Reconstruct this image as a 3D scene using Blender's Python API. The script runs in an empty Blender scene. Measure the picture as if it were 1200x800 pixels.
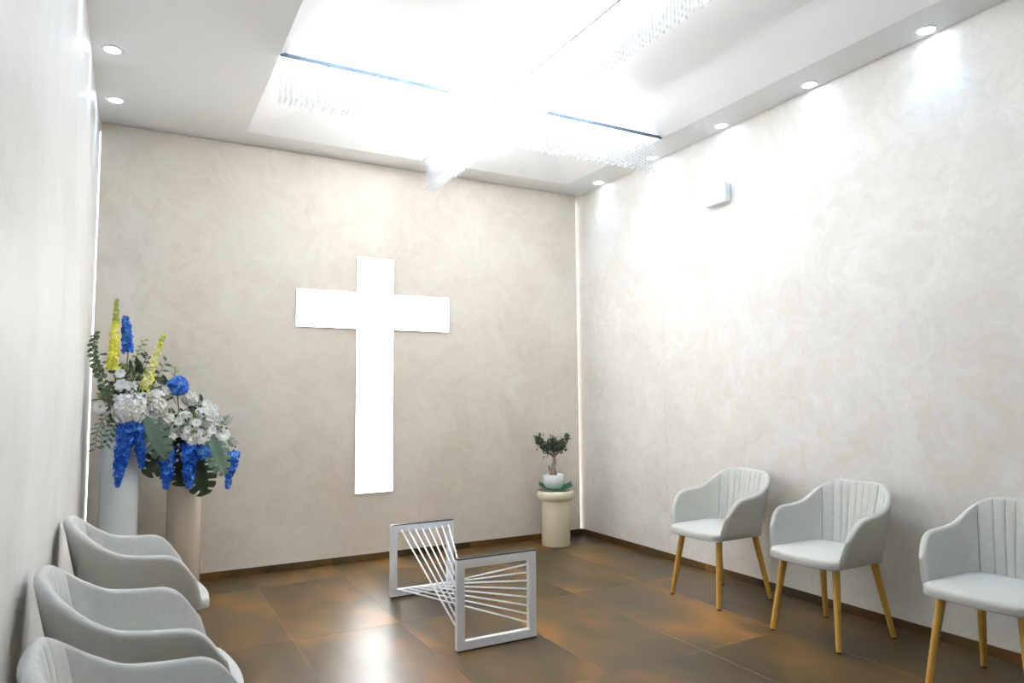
import bpy, math, random
from mathutils import Vector, Matrix
random.seed(7)
sc = bpy.context.scene
col = sc.collection
PI = math.pi
R = math.radians

# ------------------------------------------------------------ camera, world, exposure
cam_d = bpy.data.cameras.new('camera'); cam = bpy.data.objects.new('camera', cam_d); col.objects.link(cam)
rt = Vector((0.87815598, -0.478304, -0.0082067)); up = Vector((-0.03046908, -0.07304467, 0.99686314)); fw = Vector((0.47740308, 0.87515128, 0.0787181))
cam.matrix_world = Matrix(((rt.x, up.x, -fw.x, 0), (rt.y, up.y, -fw.y, 0), (rt.z, up.z, -fw.z, 1.25), (0, 0, 0, 1)))
cam_d.sensor_width = 36.0; cam_d.lens = 815.07 / 1200 * 36.0; cam_d.clip_start = 0.02
sc.camera = cam
w = bpy.data.worlds.new('world'); sc.world = w; w.use_nodes = True
w.node_tree.nodes['Background'].inputs[0].default_value = (0.8, 0.86, 0.95, 1)
w.node_tree.nodes['Background'].inputs[1].default_value = 0.3
sc.view_settings.view_transform = 'Standard'; sc.view_settings.look = 'None'
sc.view_settings.gamma = 1.0; sc.view_settings.use_curve_mapping = False
sc.view_settings.exposure = 2.02
FILL_UP = 44.0        # added upward glow strips on the bars, brightening the recess
LED_BAR = 4.5       # luminous ceiling cross, downward diffuser
LED_SIDE = 1.2       # its side diffusers
CROSS_E = 3.9        # wall cross
SPOT_W = 2.4        # each recessed downlight
SLOT_E = 1.6         # strips in the corner slots

# ------------------------------------------------------------ room measures
XL, XR, D, HT, YF = -0.247, 3.637, 5.347, 3.128, -1.6
RX0, RX1, RY0, RY1, RD = 0.655, 3.352, 1.0, 5.085, 0.11

# ------------------------------------------------------------ helpers
def lerp(a, c, t): return a + (c-a)*t
class MB:
    def __init__(s): s.v = []; s.f = []; s.m = []
    def add(s, vs, fs, mi=0):
        n = len(s.v); s.v += [tuple(v) for v in vs]
        for f in fs: s.f.append(tuple(i + n for i in f)); s.m.append(mi)
    def box(s, x0, x1, y0, y1, z0, z1, mi=0):
        s.add([(x0,y0,z0),(x1,y0,z0),(x1,y1,z0),(x0,y1,z0),(x0,y0,z1),(x1,y0,z1),(x1,y1,z1),(x0,y1,z1)],
              [(0,3,2,1),(4,5,6,7),(0,1,5,4),(1,2,6,5),(2,3,7,6),(3,0,4,7)], mi)
    def cbox(s, x0, x1, y0, y1, z0, z1, c, mi=0):      # box with chamfered top edges
        s.add([(x0,y0,z0),(x1,y0,z0),(x1,y1,z0),(x0,y1,z0),(x0,y0,z1-c),(x1,y0,z1-c),(x1,y1,z1-c),(x0,y1,z1-c),
               (x0+c,y0+c,z1),(x1-c,y0+c,z1),(x1-c,y1-c,z1),(x0+c,y1-c,z1)],
              [(0,3,2,1),(8,9,10,11),(0,1,5,4),(1,2,6,5),(2,3,7,6),(3,0,4,7),(4,5,9,8),(5,6,10,9),(6,7,11,10),(7,4,8,11)], mi)
    def tube(s, pts, rad, n=8, mi=0, caps=True):
        pts = [Vector(p) for p in pts]; k = len(pts)
        if not hasattr(rad, '__len__'): rad = [rad] * k
        vs = []
        t0 = (pts[1] - pts[0]).normalized()
        a = t0.orthogonal().normalized()
        for i, p in enumerate(pts):
            t = (pts[min(i+1, k-1)] - pts[max(i-1, 0)]).normalized()
            a = (a - t * a.dot(t)).normalized(); b = t.cross(a)
            for j in range(n):
                q = 2 * PI * j / n; vs.append(p + (a * math.cos(q) + b * math.sin(q)) * rad[i])
        fs = [(i*n + j, i*n + (j+1) % n, (i+1)*n + (j+1) % n, (i+1)*n + j) for i in range(k-1) for j in range(n)]
        if caps: fs += [tuple(range(n))[::-1], tuple((k-1)*n + j for j in range(n))]
        s.add(vs, fs, mi)
    def lathe(s, prof, n=32, c=(0, 0), mi=0):
        vs = [(c[0] + r * math.cos(2*PI*j/n), c[1] + r * math.sin(2*PI*j/n), z) for r, z in prof for j in range(n)]
        k = len(prof)
        s.add(vs, [(i*n + j, i*n + (j+1) % n, (i+1)*n + (j+1) % n, (i+1)*n + j) for i in range(k-1) for j in range(n)], mi)
    def grid(s, rows, mi=0):
        m = len(rows[0]); vs = [p for r in rows for p in r]
        s.add(vs, [(i*m + j, i*m + j + 1, (i+1)*m + j + 1, (i+1)*m + j) for i in range(len(rows)-1) for j in range(m-1)], mi)
    def build(s, name, mats, parent=None, smooth=False, angle=None):
        me = bpy.data.meshes.new(name); me.from_pydata(s.v, [], s.f)
        if not isinstance(mats, (list, tuple)): mats = [mats]
        for m in mats: me.materials.append(m)
        me.polygons.foreach_set('material_index', s.m)
        if smooth: me.polygons.foreach_set('use_smooth', [True] * len(s.f))
        me.update()
        o = bpy.data.objects.new(name, me); col.objects.link(o)
        if parent: o.parent = parent
        if angle:
            try: me.set_sharp_from_angle(angle=R(angle))
            except Exception: pass
        return o

def empty(name, loc=(0, 0, 0), rz=0):
    o = bpy.data.objects.new(name, None); col.objects.link(o); o.location = loc; o.rotation_euler = (0, 0, rz)
    o.empty_display_size = 0.1
    return o
def tag(o, label=None, cat=None, group=None, kind=None):
    if label: o['label'] = label
    if cat: o['category'] = cat
    if group: o['group'] = group
    if kind: o['kind'] = kind
    return o
def copy_tree(o, parent=None):
    c = o.copy(); col.objects.link(c)
    if parent: c.parent = parent
    for ch in list(o.children): copy_tree(ch, c)
    return c
def bevel(o, wd, seg=2):
    m = o.modifiers.new('bevel', 'BEVEL'); m.width = wd; m.segments = seg; m.limit_method = 'ANGLE'
    return o

# ------------------------------------------------------------ materials
def new_mat(name):
    m = bpy.data.materials.new(name); m.use_nodes = True
    nt = m.node_tree; return m, nt, nt.nodes['Principled BSDF']
def simple(name, c, rough=0.5, metal=0, bump=0, bscale=200, spec=0.5, var=0.0, vscale=8, coat=0, trans=0, emit=0):
    m, nt, b = new_mat(name)
    b.inputs['Base Color'].default_value = (*c, 1); b.inputs['Roughness'].default_value = rough
    b.inputs['Metallic'].default_value = metal; b.inputs['Specular IOR Level'].default_value = spec
    b.inputs['Coat Weight'].default_value = coat; b.inputs['Coat Roughness'].default_value = 0.08
    b.inputs['Subsurface Weight'].default_value = 0
    if emit:
        b.inputs['Emission Color'].default_value = (*c, 1); b.inputs['Emission Strength'].default_value = emit
    tc = nt.nodes.new('ShaderNodeTexCoord')
    if var:
        n = nt.nodes.new('ShaderNodeTexNoise'); n.inputs['Scale'].default_value = vscale; n.inputs['Detail'].default_value = 4
        nt.links.new(tc.outputs['Object'], n.inputs['Vector'])
        mr = nt.nodes.new('ShaderNodeMapRange'); mr.inputs['From Min'].default_value = .25; mr.inputs['From Max'].default_value = .75
        mr.inputs['To Min'].default_value = 1 - var; mr.inputs['To Max'].default_value = 1 + var
        nt.links.new(n.outputs['Fac'], mr.inputs['Value'])
        h = nt.nodes.new('ShaderNodeHueSaturation'); h.inputs['Color'].default_value = (*c, 1)
        nt.links.new(mr.outputs[0], h.inputs['Value']); nt.links.new(h.outputs[0], b.inputs['Base Color'])
    if bump:
        n = nt.nodes.new('ShaderNodeTexNoise'); n.inputs['Scale'].default_value = bscale; n.inputs['Detail'].default_value = 3
        nt.links.new(tc.outputs['Object'], n.inputs['Vector'])
        bp = nt.nodes.new('ShaderNodeBump'); bp.inputs['Strength'].default_value = bump; bp.inputs['Distance'].default_value = 0.002
        nt.links.new(n.outputs['Fac'], bp.inputs['Height']); nt.links.new(bp.outputs[0], b.inputs['Normal'])
    return m
def emission(name, c, s):
    m = bpy.data.materials.new(name); m.use_nodes = True; nt = m.node_tree; nt.nodes.clear()
    e = nt.nodes.new('ShaderNodeEmission'); e.inputs[0].default_value = (*c, 1); e.inputs[1].default_value = s
    o = nt.nodes.new('ShaderNodeOutputMaterial'); nt.links.new(e.outputs[0], o.inputs[0]); return m

def stucco(name, dark, mid, light, rough=0.42, scale=1.0):
    m, nt, b = new_mat(name)
    N = nt.nodes.new; L = nt.links.new
    g = N('ShaderNodeNewGeometry')
    # warped large clouds
    wn = N('ShaderNodeTexNoise'); wn.inputs['Scale'].default_value = 2.2 * scale; wn.inputs['Detail'].default_value = 5; L(g.outputs['Position'], wn.inputs['Vector'])
    ad = N('ShaderNodeVectorMath'); ad.operation = 'MULTIPLY_ADD'; ad.inputs[1].default_value = (.9, .9, .9)
    L(wn.outputs['Color'], ad.inputs[0]); L(g.outputs['Position'], ad.inputs[2])
    n1 = N('ShaderNodeTexNoise'); n1.inputs['Scale'].default_value = 1.5 * scale; n1.inputs['Detail'].default_value = 9; n1.inputs['Roughness'].default_value = .62; L(ad.outputs[0], n1.inputs['Vector'])
    n2 = N('ShaderNodeTexNoise'); n2.inputs['Scale'].default_value = 6.5 * scale; n2.inputs['Detail'].default_value = 7; n2.inputs['Roughness'].default_value = .7; n2.inputs['Distortion'].default_value = 1.6; L(ad.outputs[0], n2.inputs['Vector'])
    mx = N('ShaderNodeMix'); mx.inputs[0].default_value = .45; L(n1.outputs['Fac'], mx.inputs[2]); L(n2.outputs['Fac'], mx.inputs[3])
    cr = N('ShaderNodeValToRGB'); e = cr.color_ramp.elements
    e[0].position = .36; e[0].color = (*dark, 1); e[1].position = .64; e[1].color = (*light, 1)
    k = cr.color_ramp.elements.new(.5); k.color = (*mid, 1)
    L(mx.outputs[0], cr.inputs[0]); L(cr.outputs[0], b.inputs['Base Color'])
    rr = N('ShaderNodeMapRange'); rr.inputs['From Min'].default_value = .35; rr.inputs['From Max'].default_value = .65
    rr.inputs['To Min'].default_value = rough - .08; rr.inputs['To Max'].default_value = rough + .14; L(n2.outputs['Fac'], rr.inputs['Value']); L(rr.outputs[0], b.inputs['Roughness'])
    bp = N('ShaderNodeBump'); bp.inputs['Strength'].default_value = .2; bp.inputs['Distance'].default_value = .005
    L(n2.outputs['Fac'], bp.inputs['Height']); L(bp.outputs[0], b.inputs['Normal'])
    b.inputs['Specular IOR Level'].default_value = .4
    return m

def rust_tile(name, gloss=(.33, .40)):
    m, nt, b = new_mat(name)
    N = nt.nodes.new; L = nt.links.new
    g = N('ShaderNodeNewGeometry'); oi = N('ShaderNodeObjectInfo')
    off = N('ShaderNodeVectorMath'); off.operation = 'SCALE'; off.inputs[0].default_value = (37, 19, 11); L(oi.outputs['Random'], off.inputs['Scale'])
    ad = N('ShaderNodeVectorMath'); ad.operation = 'ADD'; L(g.outputs['Position'], ad.inputs[0]); L(off.outputs[0], ad.inputs[1])
    st = N('ShaderNodeMapping'); st.inputs['Scale'].default_value = (1.0, .6, 1.0); L(ad.outputs[0], st.inputs['Vector'])
    n1 = N('ShaderNodeTexNoise'); n1.inputs['Scale'].default_value = 3.3; n1.inputs['Detail'].default_value = 1.5; n1.inputs['Roughness'].default_value = .4; n1.inputs['Distortion'].default_value = .15; L(st.outputs[0], n1.inputs['Vector'])
    n2 = N('ShaderNodeTexNoise'); n2.inputs['Scale'].default_value = 7.0; n2.inputs['Detail'].default_value = 5; n2.inputs['Roughness'].default_value = .5; L(st.outputs[0], n2.inputs['Vector'])
    cr = N('ShaderNodeValToRGB'); e = cr.color_ramp.elements
    e[0].position = .36; e[0].color = (*dark, 1); e[1].position = .64; e[1].color = (*light, 1)
    k = cr.color_ramp.elements.new(.5); k.color = (*mid, 1)
    L(mx.outputs[0], cr.inputs[0]); L(cr.outputs[0], b.inputs['Base Color'])
    rr = N('ShaderNodeMapRange'); rr.inputs['From Min'].default_value = .35; rr.inputs['From Max'].default_value = .65
    rr.inputs['To Min'].default_value = rough - .08; rr.inputs['To Max'].default_value = rough + .14; L(n2.outputs['Fac'], rr.inputs['Value']); L(rr.outputs[0], b.inputs['Roughness'])
    bp = N('ShaderNodeBump'); bp.inputs['Strength'].default_value = .2; bp.inputs['Distance'].default_value = .005
    L(n2.outputs['Fac'], bp.inputs['Height']); L(bp.outputs[0], b.inputs['Normal'])
    b.inputs['Specular IOR Level'].default_value = .4
    return m

def rust_tile(name, gloss=(.33, .40)):
    m, nt, b = new_mat(name)
    N = nt.nodes.new; L = nt.links.new
    g = N('ShaderNodeNewGeometry'); oi = N('ShaderNodeObjectInfo')
    off = N('ShaderNodeVectorMath'); off.operation = 'SCALE'; off.inputs[0].default_value = (37, 19, 11); L(oi.outputs['Random'], off.inputs['Scale'])
    ad = N('ShaderNodeVectorMath'); ad.operation = 'ADD'; L(g.outputs['Position'], ad.inputs[0]); L(off.outputs[0], ad.inputs[1])
    st = N('ShaderNodeMapping'); st.inputs['Scale'].default_value = (1.0, .55, 1.0); L(ad.outputs[0], st.inputs['Vector'])
    n1 = N('ShaderNodeTexNoise'); n1.inputs['Scale'].default_value = 2.0; n1.inputs['Detail'].default_value = 2; n1.inputs['Roughness'].default_value = .5; n1.inputs['Distortion'].default_value = .5; L(st.outputs[0], n1.inputs['Vector'])
    n2 = N('ShaderNodeTexNoise'); n2.inputs['Scale'].default_value = 4.5; n2.inputs['Detail'].default_value = 4; n2.inputs['Roughness'].default_value = .45; L(st.outputs[0], n2.inputs['Vector'])
    cr = N('ShaderNodeValToRGB'); e = cr.color_ramp.elements
    e[0].position = .3; e[0].color = (.034, .019, .006, 1); e[1].position = .74; e[1].color = (.26, .115, .018, 1)
    k = cr.color_ramp.elements.new(.43); k.color = (.060, .037, .010, 1)
    k = cr.color_ramp.elements.new(.54); k.color = (.094, .050, .011, 1)
    k = cr.color_ramp.elements.new(.63); k.color = (.160, .072, .013, 1)
    L(n1.outputs['Fac'], cr.inputs[0])
    mr = N('ShaderNodeMapRange'); mr.inputs['From Min'].default_value = .3; mr.inputs['From Max'].default_value = .7; mr.inputs['To Min'].default_value = .68; mr.inputs['To Max'].default_value = 1.32
    L(n2.outputs['Fac'], mr.inputs['Value'])
    rv = N('ShaderNodeMapRange'); rv.inputs['To Min'].default_value = .86; rv.inputs['To Max'].default_value = 1.14; L(oi.outputs['Random'], rv.inputs['Value'])
    mu = N('ShaderNodeMath'); mu.operation = 'MULTIPLY'; L(mr.outputs[0], mu.inputs[0]); L(rv.outputs[0], mu.inputs[1])
    h = N('ShaderNodeHueSaturation'); L(cr.outputs[0], h.inputs['Color']); L(mu.outputs[0], h.inputs['Value']); L(h.outputs[0], b.inputs['Base Color'])
    rg = N('ShaderNodeMapRange'); rg.inputs['From Min'].default_value = .3; rg.inputs['From Max'].default_value = .7; rg.inputs['To Min'].default_value = gloss[0]; rg.inputs['To Max'].default_value = gloss[1]
    L(n2.outputs['Fac'], rg.inputs['Value']); L(rg.outputs[0], b.inputs['Roughness'])
    bp = N('ShaderNodeBump'); bp.inputs['Strength'].default_value = .12; bp.inputs['Distance'].default_value = .002; 
    b.inputs['Specular IOR Level'].default_value = .45
    return m

def crystal():
    m = bpy.data.materials.new('crystal'); m.use_nodes = True; nt = m.node_tree; nt.nodes.clear(); N = nt.nodes.new; L = nt.links.new
    gl = N('ShaderNodeBsdfGlossy'); gl.inputs['Roughness'].default_value = .12; gl.inputs[0].default_value = (.96, .98, 1, 1)
    tr = N('ShaderNodeBsdfTranslucent'); tr.inputs[0].default_value = (.95, .97, 1, 1)
    df = N('ShaderNodeBsdfDiffuse'); df.inputs[0].default_value = (.95, .97, 1, 1)
    tp = N('ShaderNodeBsdfTransparent')
    a = N('ShaderNodeMixShader'); a.inputs[0].default_value = .5; L(df.outputs[0], a.inputs[1]); L(tr.outputs[0], a.inputs[2])
    fr = N('ShaderNodeFresnel'); fr.inputs[0].default_value = 1.5
    c = N('ShaderNodeMixShader'); L(fr.outputs[0], c.inputs[0]); L(a.outputs[0], c.inputs[1]); L(gl.outputs[0], c.inputs[2])
    d = N('ShaderNodeMixShader'); d.inputs[0].default_value = .4; L(c.outputs[0], d.inputs[1]); L(tp.outputs[0], d.inputs[2])
    o = N('ShaderNodeOutputMaterial'); L(d.outputs[0], o.inputs[0]); return m

M = {}
M['stucco'] = stucco('stucco_cream', (.67, .63, .58), (.745, .715, .675), (.82, .80, .77))
M['stucco_back'] = stucco('stucco_beige', (.65, .575, .485), (.73, .665, .575), (.785, .73, .65), scale=.8)
M['stucco_left'] = stucco('stucco_pearl', (.70, .68, .65), (.77, .76, .74), (.83, .83, .82))
M['ceiling'] = simple('ceiling_paint', (.80, .80, .79), .75, bump=.05, bscale=60)
M['tile'] = rust_tile('rust_glazed_tile')
M['ceiling_white'] = simple('recess_paint', (.88, .88, .88), .6)
M['grout'] = simple('grout', (.34, .27, .19), .9, bump=.2, bscale=300)
M['white_metal'] = simple('white_powder_coat', (.92, .95, 1.0), .35, bump=.05, bscale=900)
M['dark_metal'] = simple('dark_metal', (.035, .04, .055), .35, metal=.3)
M['alu'] = simple('anodised_profile', (.16, .22, .30), .35, metal=.8)
M['profile_grey'] = simple('grey_profile', (.42, .44, .47), .5)
M['white_plastic'] = simple('white_plastic', (.82, .85, .90), .4)
M['trim_ring'] = simple('downlight_trim', (.75, .76, .78), .35)
M['crystal'] = crystal()
M['led_bar'] = emission('led_bar_light', (.905, .955, 1.0), LED_BAR)
M['fill_up'] = emission('fill_up_light', (.905, .955, 1.0), FILL_UP)
M['led_side'] = emission('led_side_light', (.905, .955, 1.0), LED_SIDE)
M['cross_light'] = emission('cross_diffuser_light', (1.0, .99, .97), CROSS_E)
M['spot_lens'] = emission('downlight_lens', (.70, .85, 1.0), 7)
M['slot'] = emission('corner_slot_led', (1.0, .97, .92), SLOT_E)
M['fabric'] = simple('pale_grey_fabric', (.57, .57, .535), .9, bump=.35, bscale=1100, var=.05, vscale=60, spec=.2)
M['piping'] = simple('seam_piping', (.30, .31, .30), .8)
M['seam'] = simple('seam_thread', (.20, .21, .20), .9)
M['oak'] = simple('yellow_oak', (.52, .30, .055), .45, var=.12, vscale=25)
M['oak_foot'] = simple('black_foot_pad', (.03, .025, .02), .6)
M['ivory'] = simple('ivory_glaze', (.86, .80, .60), .3, bump=.03, bscale=30, coat=.3)
M['pot'] = simple('white_ceramic', (.82, .84, .86), .22, coat=.4)
M['soil'] = simple('soil', (.05, .035, .022), .95, bump=1, bscale=120)
M['green_tray'] = simple('green_felt', (.005, .13, .065), .6)
M['bark'] = simple('bark', (.30, .24, .18), .85, bump=.8, bscale=90, var=.3, vscale=30)
M['bonsai_leaf'] = simple('bonsai_leaf', (.035, .052, .028), .55, var=.3, vscale=14)
M['vase_gloss'] = simple('white_gloss_glass', (.74, .80, .80), .08, coat=.6)
M['vase_beige'] = simple('beige_gloss_glass', (.58, .50, .40), .1, coat=.6)
M['leaf'] = simple('leaf_green', (.085, .13, .06), .5, var=.35, vscale=12)
M['leaf_dark'] = simple('leaf_dark_green', (.035, .06, .03), .45, var=.3, vscale=10)
M['leaf_grey'] = simple('leaf_grey_green', (.17, .23, .17), .55, var=.25, vscale=12)
M['leaf_lime'] = simple('leaf_lime', (.30, .37, .10), .55, var=.25, vscale=14)
M['monstera'] = simple('monstera_green', (.10, .17, .12), .4, var=.3, vscale=9)
M['monstera_dark'] = simple('monstera_dark', (.035, .065, .03), .4, var=.25, vscale=9)
M['yellow'] = simple('yellow_petal', (.90, .86, .12), .7, var=.12, vscale=30)
M['cream'] = simple('cream_petal', (.84, .82, .42), .7, var=.1, vscale=30)
M['bud'] = simple('green_bud', (.42, .48, .10), .7, var=.2, vscale=40)
M['blue'] = simple('blue_petal', (.012, .125, .58), .6, var=.5, vscale=45)
M['blue_light'] = simple('light_blue_petal', (.10, .30, .75), .6, var=.2, vscale=40)
M['white_petal'] = simple('white_petal', (.84, .84, .82), .7, var=.05, vscale=40)
M['cream_petal'] = simple('ivory_petal', (.78, .77, .62), .7, var=.08, vscale=40)
M['stem'] = simple('stem_green', (.10, .14, .05), .6)

# ------------------------------------------------------------ setting: shell
b = MB(); b.box(XL-.12, XL, YF-.1, D+.2, -.02, HT+.2); tag(b.build('wall_left', M['stucco_left']), kind='structure')
b = MB(); b.box(XR, XR+.12, YF-.1, D+.2, -.02, HT+.2); tag(b.build('wall_right', M['stucco']), kind='structure')
b = MB(); b.box(XL, XR, YF-.1, YF, -.02, HT+.2); tag(b.build('wall_front', M['stucco']), kind='structure')
b = MB()
b.box(XL, XR, D+.075, D+.2, -.02, HT)                       # the wall itself
b.box(XL+.010, XR-.030, D, D+.035, 0, HT-.003)              # lining panel standing proud of it, light slots at both ends
tag(b.build('wall_back', M['stucco_back']), kind='structure')
b = MB()
b.box(XL, RX0, YF, D+.2, HT, HT+.2); b.box(RX1, XR, YF, D+.2, HT, HT+.2)
b.box(RX0, RX1, RY1, D+.2, HT, HT+.2); b.box(RX0, RX1, YF, RY0, HT, HT+.2)
b.box(RX0, RX1, RY0, RY1, HT+RD+.002, HT+.2)
tag(b.build('ceiling', M['ceiling']), kind='structure')
b = MB(); rows = []                                          # shallow vault lining the recess, rising in a cove from its edges
for k in range(11):
    q = k/10*PI/2; o_ = .42*(1-math.cos(q)) if k < 10 else .42; z_ = HT + .001 + RD*math.sin(q)
    o_ = .42*(k/10); z_ = HT + .001 + RD*math.sin(q)
    x0, x1, y0, y1 = RX0+o_, RX1-o_, RY0+o_, RY1-o_
    rows.append([(x0, y0, z_), (x1, y0, z_), (x1, y1, z_), (x0, y1, z_), (x0, y0, z_)])
b.grid(rows); x0, y0, z_ = rows[-1][0]; x1, y1, _ = rows[-1][2]
b.add([(x0, y0, z_), (x1, y0, z_), (x1, y1, z_), (x0, y1, z_)], [(0, 1, 2, 3)])
tag(b.build('trim_1', M['ceiling_white']), kind='structure')
# flush service door in the right wall: its joint shows as a hair line
b = MB(); b.box(XR-.003, XR+.001, 4.19, 5.10, .05, 1.89)
dr = tag(b.build('door_1', M['stucco']), kind='structure'); bevel(dr, .002, 1)

# floor: grout bed with every tile a part
b = MB(); b.box(XL-.02, XR+.02, YF, D+.1, -.06, -.0008)
fl = tag(b.build('floor', M['grout']), kind='structure')
xs = [XL] + [.1954 + .577*k for k in range(6)] + [XR]
ys = [YF] + [v for v in [2.65 + 1.153*k for k in range(-3, 3)] if YF < v < D] + [D]
g_ = .0009
cache = {}
for i in range(len(xs)-1):
    for j in range(len(ys)-1):
        wx, wy = xs[i+1]-xs[i], ys[j+1]-ys[j]; key = (round(wx, 3), round(wy, 3))
        if key not in cache:
            b = MB(); b.cbox(g_, wx-g_, g_, wy-g_, -.012, 0, .0007); t = b.build('floor_tile', M['tile'], fl); cache[key] = t.data
        else:
            t = bpy.data.objects.new('floor_tile', cache[key]); col.objects.link(t); t.parent = fl
        t.location = (xs[i], ys[j], 0)
# baseboards: strips of the same tile
def baseboard(name, axis, a0, a1, joints, pos, sgn):
    e = tag(empty(name, (0, 0, 0)), kind='structure')
    pts = [a0] + [j for j in joints if a0 < j < a1] + [a1]
    for p, q in zip(pts, pts[1:]):
        b = MB()
        if axis == 'x': b.box(p+.0008, q-.0008, min(pos, pos+sgn*.009), max(pos, pos+sgn*.009), 0, .05)
        else: b.box(min(pos, pos+sgn*.009), max(pos, pos+sgn*.009), p+.0008, q-.0008, 0, .05)
        bevel(b.build('baseboard_tile', M['tile'], e), .001, 1)
baseboard('baseboard_back', 'x', XL+.011, XR-.011, [.195, 1.349, 2.503], D, -1)
baseboard('baseboard_right', 'y', YF, D-.001, [-.81, .34, 1.497, 2.65, 3.803, 4.956], XR, -1)
baseboard('baseboard_left', 'y', YF, D-.001, [-.81, .34, 1.497, 2.65, 3.803, 4.956], XL, 1)

# ------------------------------------------------------------ corner slot lights
for X, lb in ((XL+.013, 'thin vertical light strip glowing in the left back corner behind the flowers'),
              (XR-.013, 'vertical light strip glowing in the right back corner beside the ivory pedestal')):
    e = tag(empty('corner_light_strip', (X, D+.075, .02)), lb, 'light')
    b = MB(); b.box(-.010, .010, -.008, 0, 0, HT-.06); b.build('light_profile', M['white_plastic'], e)
    b = MB(); b.box(-.008, .008, -.018, -.008, .01, HT-.07); b.build('diffuser', M['slot'], e)

# ------------------------------------------------------------ luminous cross on the back wall
CX = [1.066, 1.529, 1.824, 2.3075]; CZ = [.5154, 1.7901, 2.0727, 2.3575]
def cross_poly(o):
    return [(CX[1]-o, CZ[0]-o), (CX[2]+o, CZ[0]-o), (CX[2]+o, CZ[1]-o), (CX[3]+o, CZ[1]-o), (CX[3]+o, CZ[2]+o), (CX[2]+o, CZ[2]+o),
            (CX[2]+o, CZ[3]+o), (CX[1]-o, CZ[3]+o), (CX[1]-o, CZ[2]+o), (CX[0]-o, CZ[2]+o), (CX[0]-o, CZ[1]-o), (CX[1]-o, CZ[1]-o)]
wc = empty('wall_cross', (CX[1]*.5+CX[2]*.5, D, CZ[0]))
tag(wc, 'large glowing white cross set on the beige back wall', 'cross')
def cross_ring(name, o_in, o_out, y0, y1, mat):
    b = MB(); A = cross_poly(o_in); B = cross_poly(o_out); n = 12
    ox, oz = wc.location.x, wc.location.z
    vs = [(x-ox, y-D, z-oz) for P, y in ((A, y0), (B, y0), (A, y1), (B, y1)) for x, z in P]
    fs = []
    for i in range(n):
        j = (i+1) % n
        fs += [(i, j, n+j, n+i), (2*n+i, 3*n+i, 3*n+j, 2*n+j), (i, 2*n+i, 2*n+j, j), (n+i, n+j, 3*n+j, 3*n+i)]
    b.add(vs, fs); return b.build(name, mat, wc)
cross_ring('frame', 0, .004, D-.014, D, M['white_plastic'])
b = MB(); P = cross_poly(-.0005); ox, oz = wc.location.x, wc.location.z
b.add([(x-ox, y, z-oz) for y in (-.012, -.002) for x, z in P], [(0, 1, 2, 11), (2, 3, 4, 5), (5, 6, 7, 8), (8, 9, 10, 11), (2, 5, 8, 11)][0:0] or
      [(0, 1, 2, 11), (2, 3, 4, 5), (5, 6, 7, 8), (8, 9, 10, 11), (2, 5, 8, 11)] + [(i, 12+i, 12+(i+1) % 12, (i+1) % 12) for i in range(12)])
b.build('diffuser', M['cross_light'], wc)

# ------------------------------------------------------------ crystal cross on the ceiling
BX, BW, BY = 1.985, .078, 3.83          # long bar's left side, bar width, crossbar's camera side
ch = empty('crystal_chandelier', (BX+BW/2, BY+BW/2, HT))
tag(ch, 'cross-shaped ceiling light with glowing crystal strands hanging from its bars', 'chandelier')
def loc(b, name, mat, **k):
    b.v = [(x-ch.location.x, y-ch.location.y, z-HT) for x, y, z in b.v]; return b.build(name, mat, ch, **k)
def bar(x0, x1, y0, y1, side_faces):
    b = MB(); b.box(x0, x1, y0, y1, HT+.002, HT+.030); loc(b, 'light_housing', M['led_side'])
    ex = .45 if x1-x0 > .2 else .01
    b = MB(); b.box(x0+(.12 if x1-x0 > .2 else .01), x1-(ex if x1 > BX+.2 else .01), y0+.01, y1-(.12 if x1-x0 < .2 else .01), HT+.0302, HT+.034); loc(b, 'led_panel', M['fill_up'])  # glow strip added on top of the housing to brighten the recess ceiling
    for t in (.2, .5, .8):
        px, py = lerp(x0, x1, t), lerp(y0, y1, t); px = px if x1-x0 > .2 else (x0+x1)/2; py = py if y1-y0 > .2 else (y0+y1)/2
        b = MB(); b.tube([(px, py, HT+.034), (px, py, HT+RD)], .004, 8); loc(b, 'suspension_rod', M['trim_ring'])
eps = .002
bar(BX, BX+BW, RY0+eps, RY1-eps, None)
bar(RX0+eps, BX-.0005, BY, BY+BW, None); bar(BX+BW+.0005, RX1-eps, BY, BY+BW, None)
for x0, x1, y0, y1 in ((BX+.012, BX+BW-.012, RY0+.02, RY1-.01), (RX0+.01, BX-.002, BY+.012, BY+BW-.012), (BX+BW+.002, RX1-.01, BY+.012, BY+BW-.012)):
    b = MB(); b.box(x0, x1-(.25 if x1 > RX1-.1 else 0), y0, y1-(.22 if y1 > RY1-.1 else 0), HT-.002, HT+.0015); loc(b, 'led_panel', M['led_bar'])
for x0, x1 in ((RX0+eps, BX-.001), (BX+BW+.001, RX1-eps)):
    b = MB(); b.box(x0, x1, BY-.006, BY+.006, HT-.008, HT+.014); loc(b, 'edge_profile', M['alu'])
b = MB(); b.box(BX-.007, BX+.003, RY0+eps, RY1-eps, HT-.004, HT+.004); loc(b, 'edge_profile', M['profile_grey'])
b = MB()
SL = .245
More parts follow.
